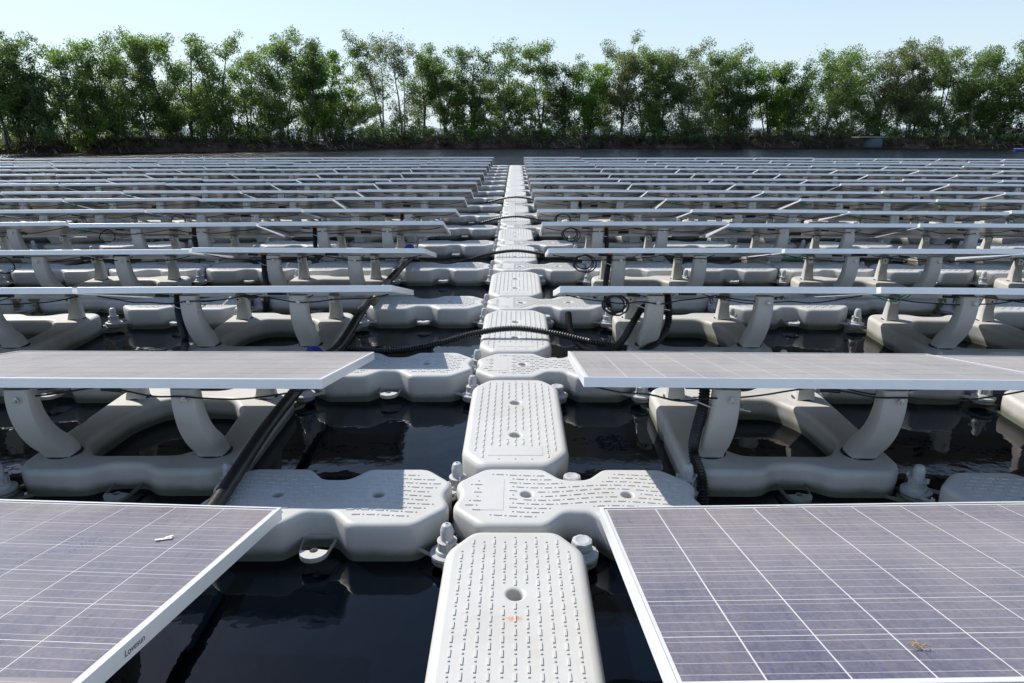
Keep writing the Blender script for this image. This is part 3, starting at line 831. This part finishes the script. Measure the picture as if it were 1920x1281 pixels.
# small litter on the panels
bpy.context.view_layer.update()
def on_panel(px, i, u, v, dz):
    """world point on the top of a nearest-row panel: u along the row, v from the high edge"""
    pn = [o for o in bpy.data.objects if o.name.startswith('solar_panel') and abs(o.location.x - px) < .1 and abs(o.location.y - 1.5) < .3][0]
    return pn.matrix_world @ Vector((u, v - PD / 2, dz - .003))
b = MB(); b.box((0, 0, 0), (.040, .012, .0015), .1); b.box((.012, .008, .002), (.02, .01, .001), .5); b.box((-.016, -.006, .002), (.014, .008, .001), -.3)
place('paper_scrap', b.mesh('scrap', M['white']), 'tiny torn scrap of white paper on the near left solar panel', 'litter', None, on_panel(-1.745, 0, .746, .71, .003), (-TILT, 0, .25))
b = MB(); r = random.Random(4)
for q in range(12):
    a = r.uniform(0, 6.3); L = r.uniform(.006, .015); c = Vector((r.gauss(0, .008), r.gauss(0, .005), .004))
    b.tube([c - Vector((cos(a) * L, sin(a) * L, 0)), c + Vector((0, 0, .004)), c + Vector((cos(a + .4) * L, sin(a + .4) * L, .001))], .0010, 4)
place('straw_wisp', b.mesh('straw', M['straw']), 'wisp of dry straw on the near right solar panel', 'litter', None, on_panel(1.254, 0, -.455, .12, .004), (-TILT, 0, 0))
# printed maker's mark on the frame side of the near left panel
tc = bpy.data.curves.new('mark', 'FONT'); tc.body = 'Lovesun'; tc.size = .021; tc.align_x = 'CENTER'; tc.align_y = 'CENTER'
to = bpy.data.objects.new('tmp_mark', tc); COL.objects.link(to)
bpy.context.view_layer.update(); dg = bpy.context.evaluated_depsgraph_get(); mm = bpy.data.meshes.new_from_object(to.evaluated_get(dg)); bpy.data.objects.remove(to)
mm.materials.clear(); mm.materials.append(M['dark'])
panL = [o for o in bpy.data.objects if o.name.startswith('solar_panel') and 'paper scrap' in o.get('label', '')][0]
link('printed_mark', mm, panL, (PL / 2 + .0006, -PD / 2 + .205, -.021), (pi / 2, 0, pi / 2))
for side_p in bpy.data.objects:
    pass
b = MB(); b.lathe([(.003, 0), (.003, .0008)], 8); b.V = [(v[0], -v[2], v[1]) for v in b.V]; hole_m = b.mesh('frame_hole', M['dark'])

# ------------------------------------------------------------------ trees
HZ = 240.5
def far_x(px, y, z): return (px - 967) / 1280.0 * (y * .9545 + (CAM_H - z) * .2985)
def leaf_cloud(cent, rad, cnt, size, rng, flat=.8):
    """random leaf quads round clump centres; returns (n,4,3)"""
    tot = int(cnt.sum()); idx = np.repeat(np.arange(len(cent)), cnt)
    d = rng.normal(size=(tot, 3)); d /= np.linalg.norm(d, axis=1)[:, None]
    rr = rng.random(tot) ** .45
    p = cent[idx] + d * (rr * rad[idx])[:, None] * np.array([1, 1, flat])
    t = rng.normal(size=(tot, 3)) + np.array([0, 0, -.5]); t /= np.linalg.norm(t, axis=1)[:, None]
    w = np.cross(t, rng.normal(size=(tot, 3))); w /= np.linalg.norm(w, axis=1)[:, None]
    L = (size * (.6 + .8 * rng.random(tot)))[:, None]
    a = p - t * L; c = p + t * L; b1 = p + w * L * .42; b2 = p - w * L * .42
    return np.stack([a, b1, c, b2], axis=1)
def tree(x, y, zb, h, wr, mat, bark, lean, rng, label, cat='tree', group='trees along the far bank', dens=1.0, stems=None, low=.22, gap=.0):
    e = empty('bank_tree', (x, y, zb), (0, 0, 0), label=label, cat=cat, group=group)
    ns = stems or int(rng.integers(2, 5)); b = MB(); C = []; R = []
    for s in range(ns):
        ang = 2 * pi * (s + rng.random() * .6) / ns; spread = wr * rng.uniform(.25, .75); hh = h * rng.uniform(.78, .97) if s else h * .96
        bx, by = rng.normal() * .12, rng.normal() * .12
        tx, ty = lean * hh + cos(ang) * spread, sin(ang) * spread * .8
        pts = []
        for k in range(7):
            t = k / 6; cur = t ** 1.4
            pts.append(Vector((bx + tx * cur + .10 * sin(3 * t + s) + rng.normal() * .05 * t, by + ty * cur, -.25 + (hh * .95 + .25) * t)))
        r0 = rng.uniform(.055, .10) * (h / 7)
        b.tube(pts, lambda i: r0 * (1 - i / 7.2), 5)
        sp = spline(pts, 4)
        for k in range(int(17 * h / 7)):
            t = rng.uniform(low, .98); p = sp[int(t * (len(sp) - 1))]
            a = rng.uniform(0, 2 * pi); L = wr * rng.uniform(.2, .85) * (1.15 - .5 * t) * (1 if t > .3 else .8)
            q = p + Vector((cos(a) * L, sin(a) * L * .8, L * rng.uniform(.45, 1.1)))
            if q.z > h: q.z = h - rng.random() * .3
            mid = p.lerp(q, .5) + Vector((0, 0, -.06)); b.tube([p, mid, q], lambda i: (.028, .018, .008)[i], 4, False)
            if rng.random() > gap:
                for w_, rs in ((1.0, 1.0), (.6, .75)):
                    c = p.lerp(q, w_); C.append(c); R.append(rng.uniform(.34, .60) * rs * (wr / 1.7) ** .5)
        C.append(pts[-1]); R.append(.42)
    link('trunk', b.mesh('trunk', bark, True), e)
    C = np.array([tuple(c) for c in C]); R = np.array(R)
    cnt = (R ** 2 * 540 * dens * rng.uniform(.5, 1.3, len(R))).astype(int) + 6
    Q = leaf_cloud(C, R, cnt, .072, rng)
    # wispy leaves between the clumps so that the outline is ragged
    C2 = C + rng.normal(size=C.shape) * .25; Q2 = leaf_cloud(C2, R * 1.15, (cnt * .06).astype(int), .07, rng)
    Q = np.concatenate([Q, Q2]); Q = Q[Q[:, :, 2].min(axis=1) > .1]
    link('crown', fast_quads('crown', Q, len(Q), mat), e)
    return e
TR = [(-25, 52, 62), (22, 62, 55), (58, 66, 46), (98, 92, 45), (140, 62, 52), (188, 57, 54), (245, 58, 56), (298, 66, 50), (348, 50, 54), (402, 62, 50), (462, 84, 52),
      (524, 58, 58), (572, 70, 50), (603, 88, 46), (655, 84, 56), (718, 54, 54), (752, 50, 44), (792, 75, 50), (832, 84, 48), (882, 86, 46), (944, 76, 50), (1012, 72, 60),
      (1056, 92, 44), (1102, 114, 52), (1162, 57, 50), (1205, 86, 46), (1242, 90, 50), (1284, 80, 58), (1348, 98, 58), (1385, 116, 42), (1440, 108, 48), (1482, 116, 46),
      (1545, 93, 62), (1598, 92, 56), (1650, 82, 60), (1705, 79, 58), (1758, 85, 54), (1822, 88, 58), (1880, 86, 52), (1950, 88, 60), (2010, 80, 60)]
SEEN = {'leafA': 'mid green', 'leafB': 'dark green', 'leafC': 'olive green', 'leafD': 'bright green'}
vis = [t for t in TR if 0 <= t[0] < 1920]
for q, (px, top, wpx) in enumerate(TR):
    rng = np.random.default_rng(100 + q)
    x0 = (px - 967) / 1280 * 52
    y = edgeY(x0) + rng.uniform(2.3, 4.2); x = far_x(px, y, 3); zb = .72
    dlt = (HZ - top) * y / (1405 + (HZ - top) * .3125); h = CAM_H + dlt - zb
    wr = wpx / 1280 * y * 1.03
    mk = 'leafD' if px in (603, 1102, 1440) else 'leafC' if px in (718, 752, 1284, 1162, 1650, 1705) else 'leafB' if px in (58, 98, 572, 882, 1056, 1482, 1385, 22) else 'leafA'
    dens = .62 if px in (718, 752) else 1.05
    bark = M['barkpale'] if px in (245, 524, 718, 752, 944, 1205, 1284, 1350, 1545, 1598, 1705, 1822) else M['bark']
    lean = -.16 if px < 330 else (.10 if px in (1545, 1880, 1705) else rng.uniform(-.03, .03))
    if lean < -.1: x += .09 * h
    nq = len([t for t in vis if t[0] < px])
    if (px, top, wpx) in vis:
        if px == 718: lab = 'tall airy pale tree with open crown, left of centre on the far bank'
        elif px == 1162: lab = 'tree with the tallest round top right of the walkway end on the far bank'
        elif px == 1102: lab = 'shortest bright green tree just right of the walkway end on the far bank'
        elif px == 1880: lab = 'last dense tree leaning right at the right end of the tree line'
        else: lab = '%s tree, %s from the left edge on the far bank' % (SEEN[mk], ORD[min(nq, 19)])
        if nq >= 20 and px not in (1162, 1102, 1880): lab = '%s tree, %s from the right edge on the far bank' % (SEEN[mk], ORD[len(vis) - 1 - nq])
    else: lab = '%s tree just outside the %s end of the tree line' % (SEEN[mk], 'left' if px < 0 else ('right' if px < 2000 else 'far right'))
    tree(x, y, zb, h, wr, M[mk], bark, lean, rng, lab, dens=dens, low=(.25 if px in (718, 752) else .12), gap=.0)
# second rank, smaller and darker, closing the lower part of the belt
B2 = [(30, 150), (75, 170), (170, 150), (225, 175), (320, 160), (375, 150), (440, 145), (500, 165), (590, 150), (630, 160), (690, 175), (850, 150), (905, 145), (985, 140), (1075, 150), (1130, 160),
      (1225, 170), (1320, 150), (1370, 165), (1460, 160), (1510, 150), (1572, 145), (1625, 150), (1680, 155), (1735, 150), (1790, 150), (1850, 160)]
for q, (px, top) in enumerate(B2):
    rng = np.random.default_rng(400 + q); x0 = (px - 967) / 1280 * 55
    y = edgeY(x0) + rng.uniform(5.2, 7.0); x = far_x(px, y, 2); dlt = (HZ - top) * y / 1430; h = CAM_H + dlt - .7
    if q % 4 == 2 or px > 1700: h *= .72
    pos_ = ('%s from the left edge' % ORD[q]) if q < 14 else ('%s from the right edge' % ORD[len(B2) - 1 - q])
    tree(x, y, .7, h, 1.9, M['leafB'], M['bark'], rng.uniform(-.05, .05), rng, 'low young tree behind the front trees, %s' % pos_, group='low trees behind the front rank', dens=1.0, stems=3, low=.12)
# hazy pale tree at the right edge, farther away
rng = np.random.default_rng(900)
tree(far_x(1935, 60, 3), 60, .7, 6.0, 2.6, M['leafC'], M['barkpale'], .02, rng, 'thin pale half bare tree at the right picture edge, behind the line', dens=.5, gap=.3)
# bushes one can tell apart
for q, (px, top, w, mk, lab) in enumerate([(150, 232, 40, 'leafD', 'yellow green bush under the left trees'), (885, 222, 28, 'leafD', 'bright green bush on the bank left of the walkway end'),
        (1015, 240, 26, 'leafD', 'small bright bush at the top of the bank behind the walkway end'), (1305, 228, 30, 'leafC', 'pale green bush right of the walkway end below pale trunks'),
        (1560, 225, 34, 'leafC', 'olive bush beneath the trees right of centre'), (1640, 215, 30, 'leafD', 'light green bush above the small blue tank'), (1885, 225, 60, 'brush', 'dry reddish brush at the right end of the bank'),
        (60, 215, 50, 'leafB', 'dark round bush at the left end of the bank'), (480, 232, 40, 'leafB', 'dark bush on the bank left of centre')]):
    rng = np.random.default_rng(600 + q); y = edgeY((px - 967) / 1280 * 52) + 1.9; x = far_x(px, y, 1.2)
    h = max(.6, CAM_H + (HZ - top) * y / 1410 - .6); wr = w / 1280 * y
    e = empty('bush', (x, y, .6), label=lab, cat='bush', group='bushes along the far bank')
    C = rng.normal(size=(26, 3)) * np.array([wr * .45, .35, h * .25]) + np.array([0, 0, h * .5]); R = rng.uniform(.18, .34, 26)
    Q = leaf_cloud(C, R, (R * 260).astype(int), .07, rng); link('foliage', fast_quads('foliage', Q, len(Q), M[mk]), e)
    b = MB()
    for s in range(5):
        a = rng.uniform(0, 6.3); b.tube([(0, 0, -.2), (cos(a) * wr * .2, sin(a) * .1, h * .4), (cos(a) * wr * .5, sin(a) * .3, h * .8)], lambda i: (.03, .02, .008)[i], 4)
    link('stem', b.mesh('stem', M['bark'], True), e)

# undergrowth: leaves, dry stalks and roots nobody could count
rng = np.random.default_rng(77)
n = 2600; xs = rng.uniform(-52, 56, n); dens = .5 + .5 * np.sin(xs * .31 + 1) * np.sin(xs * .83)
keep = rng.random(n) < .35 + .65 * dens; xs = xs[keep]; n = len(xs)
dy = rng.uniform(.0, 6.0, n); ys = np.array([edgeY(v) for v in xs]) + dy
zz = np.interp(dy, [0, .55, 1, 2.6, 9], [0, .42, .6, .75, .7]) + rng.random(n) ** 1.6 * (.35 + .75 * dens[keep]) * 1.6
C = np.stack([xs, ys, zz], 1); R = rng.uniform(.2, .5, n)
Q = leaf_cloud(C, R, (R * 110).astype(int) + 8, .085, rng); Q = Q[Q[:, :, 2].min(axis=1) > .03]
tag(link('undergrowth', fast_quads('undergrowth', Q, len(Q), M['leafB'])), 'dark tangled undergrowth along the far bank', 'undergrowth', kind='stuff')
n = 900; xs = rng.uniform(-50, 54, n); keep = rng.random(n) < .35 + .65 * (.5 + .5 * np.sin(xs * .57 + 2) * np.sin(xs * .21)); xs = xs[keep]; n = len(xs)
dy = rng.uniform(-.35, .8, n); ys = np.array([edgeY(v) for v in xs]) + dy; C = np.stack([xs, ys, np.interp(dy, [-.4, 0, .8], [.18, .25, .65]) + rng.random(n) * .35], 1); R = rng.uniform(.15, .38, n)
Q = leaf_cloud(C, R, (R * 120).astype(int) + 8, .07, rng); Q = Q[Q[:, :, 2].min(axis=1) > .02]
tag(link('overhanging_brush', fast_quads('overhanging_brush', Q, len(Q), M['brush'])), 'brown brush hanging over the water along the far bank', 'brush', kind='stuff')
n = 9000; xs = rng.uniform(-52, 56, n); dy = rng.uniform(.15, 5.5, n); ys = np.array([edgeY(v) for v in xs]) + dy; zb = np.interp(dy, [0, .55, 1, 2.6, 9], [0, .40, .58, .72, .7])
H = rng.uniform(.15, .95, n); lx = rng.normal(size=n) * .25; w = rng.uniform(.008, .022, n)
base = np.stack([xs, ys, zb], 1); topp = base + np.stack([lx * H, rng.normal(size=n) * .1, H], 1); wv = np.stack([w, np.zeros(n), np.zeros(n)], 1)
Q = np.stack([base - wv, base + wv, topp + wv * .4, topp - wv * .4], 1)
tag(link('dry_stalks', fast_quads('dry_stalks', Q, n, M['brush'])), 'thin dry stalks and grass tufts on the far bank', 'dry grass', kind='stuff')
n = 420; xs = rng.uniform(-46, 52, n); b = MB()
for v in xs:
    d = rng.uniform(.2, 1.2); yb = edgeY(v) + d; z = float(np.interp(d, [0, .55, 1, 2.6], [0, .42, .6, .75])); a = rng.normal() * .9
    L = rng.uniform(.25, .9); b.tube([(v, yb, z + .02), (v + L * .5 * cos(a), yb - .15, z + .10 * rng.random()), (v + L * cos(a), yb - .35, max(.0, z - rng.random() * .5))], .014, 4)
tag(link('fallen_branches', b.mesh('branches', M['barkpale'], True)), 'fallen grey branches and roots hanging down the bank', 'branches', kind='stuff')

# small things on the far shore
tk = empty('storage_tank', (far_x(1632, 55.5, .6), 55.2, .15), label='small blue grey tank with flat pale lid on the bank right of centre', cat='tank')
b = MB(); b.lathe([(.62, 0), (.66, .1), (.66, .62), (.6, .68)], 20); link('tank_body', b.mesh('tank', simple('faded_blue_grey', (.10, .15, .17), .6), True, .6), tk)
b = MB(); b.box((-.3, 0, .72), (2.3, 1.3, .05)); link('lid', b.mesh('lid', M['greypipe']), tk)
bo = empty('rowing_boat', (far_x(1896, 50, .1), 49.3, .0), (0, 0, .15), label='small blue and white boat moored at the right end of the bank', cat='boat')
V = []; F = []
secs = [(-1.1, .28, .34), (-.6, .40, .30), (0, .44, .28), (.6, .36, .31), (1.05, .12, .40), (1.2, .01, .44)]
for (x, w, h) in secs:
    for (a, z) in ((-1, h), (-.85, .02), (-.35, -.10), (.35, -.10), (.85, .02), (1, h), (.9, h), (.72, .08), (-.72, .08), (-.9, h)): V.append((x, a * w, z))
for i in range(5):
    for j in range(10): F.append((i * 10 + j, i * 10 + (j + 1) % 10, (i + 1) * 10 + (j + 1) % 10, (i + 1) * 10 + j))
F.append(tuple(range(10)))
link('hull', mesh_from('hull', V, F, simple('blue_boat_paint', (.03, .06, .32), .4)), bo)
b = MB(); b.box((-.45, 0, .24), (.22, .62, .03)); b.box((.3, 0, .24), (.22, .62, .03)); link('bench', b.mesh('bench', M['white']), bo)
b = MB(); b.box((0, .43, .33), (1.6, .03, .06)); b.box((0, -.43, .33), (1.6, .03, .06)); link('gunwale', b.mesh('gunwale', M['white']), bo)
pts = [(-26.5, 36.0, .02), (-24, 37.2, .03), (-21.5, 38.6, .02), (-19, 40.5, .03), (-16.5, 43.5, .02)]
b = MB(); b.tube(spline([(p[0] * 1.0, p[1], p[2]) for p in pts], 8), .035, 6)
place('floating_rope', b.mesh('rope', simple('faded_rope', (.36, .25, .18), .8), True), 'thin pale rope floating on the water at the far left', 'rope')

bo.scale = (.42, .42, .55)
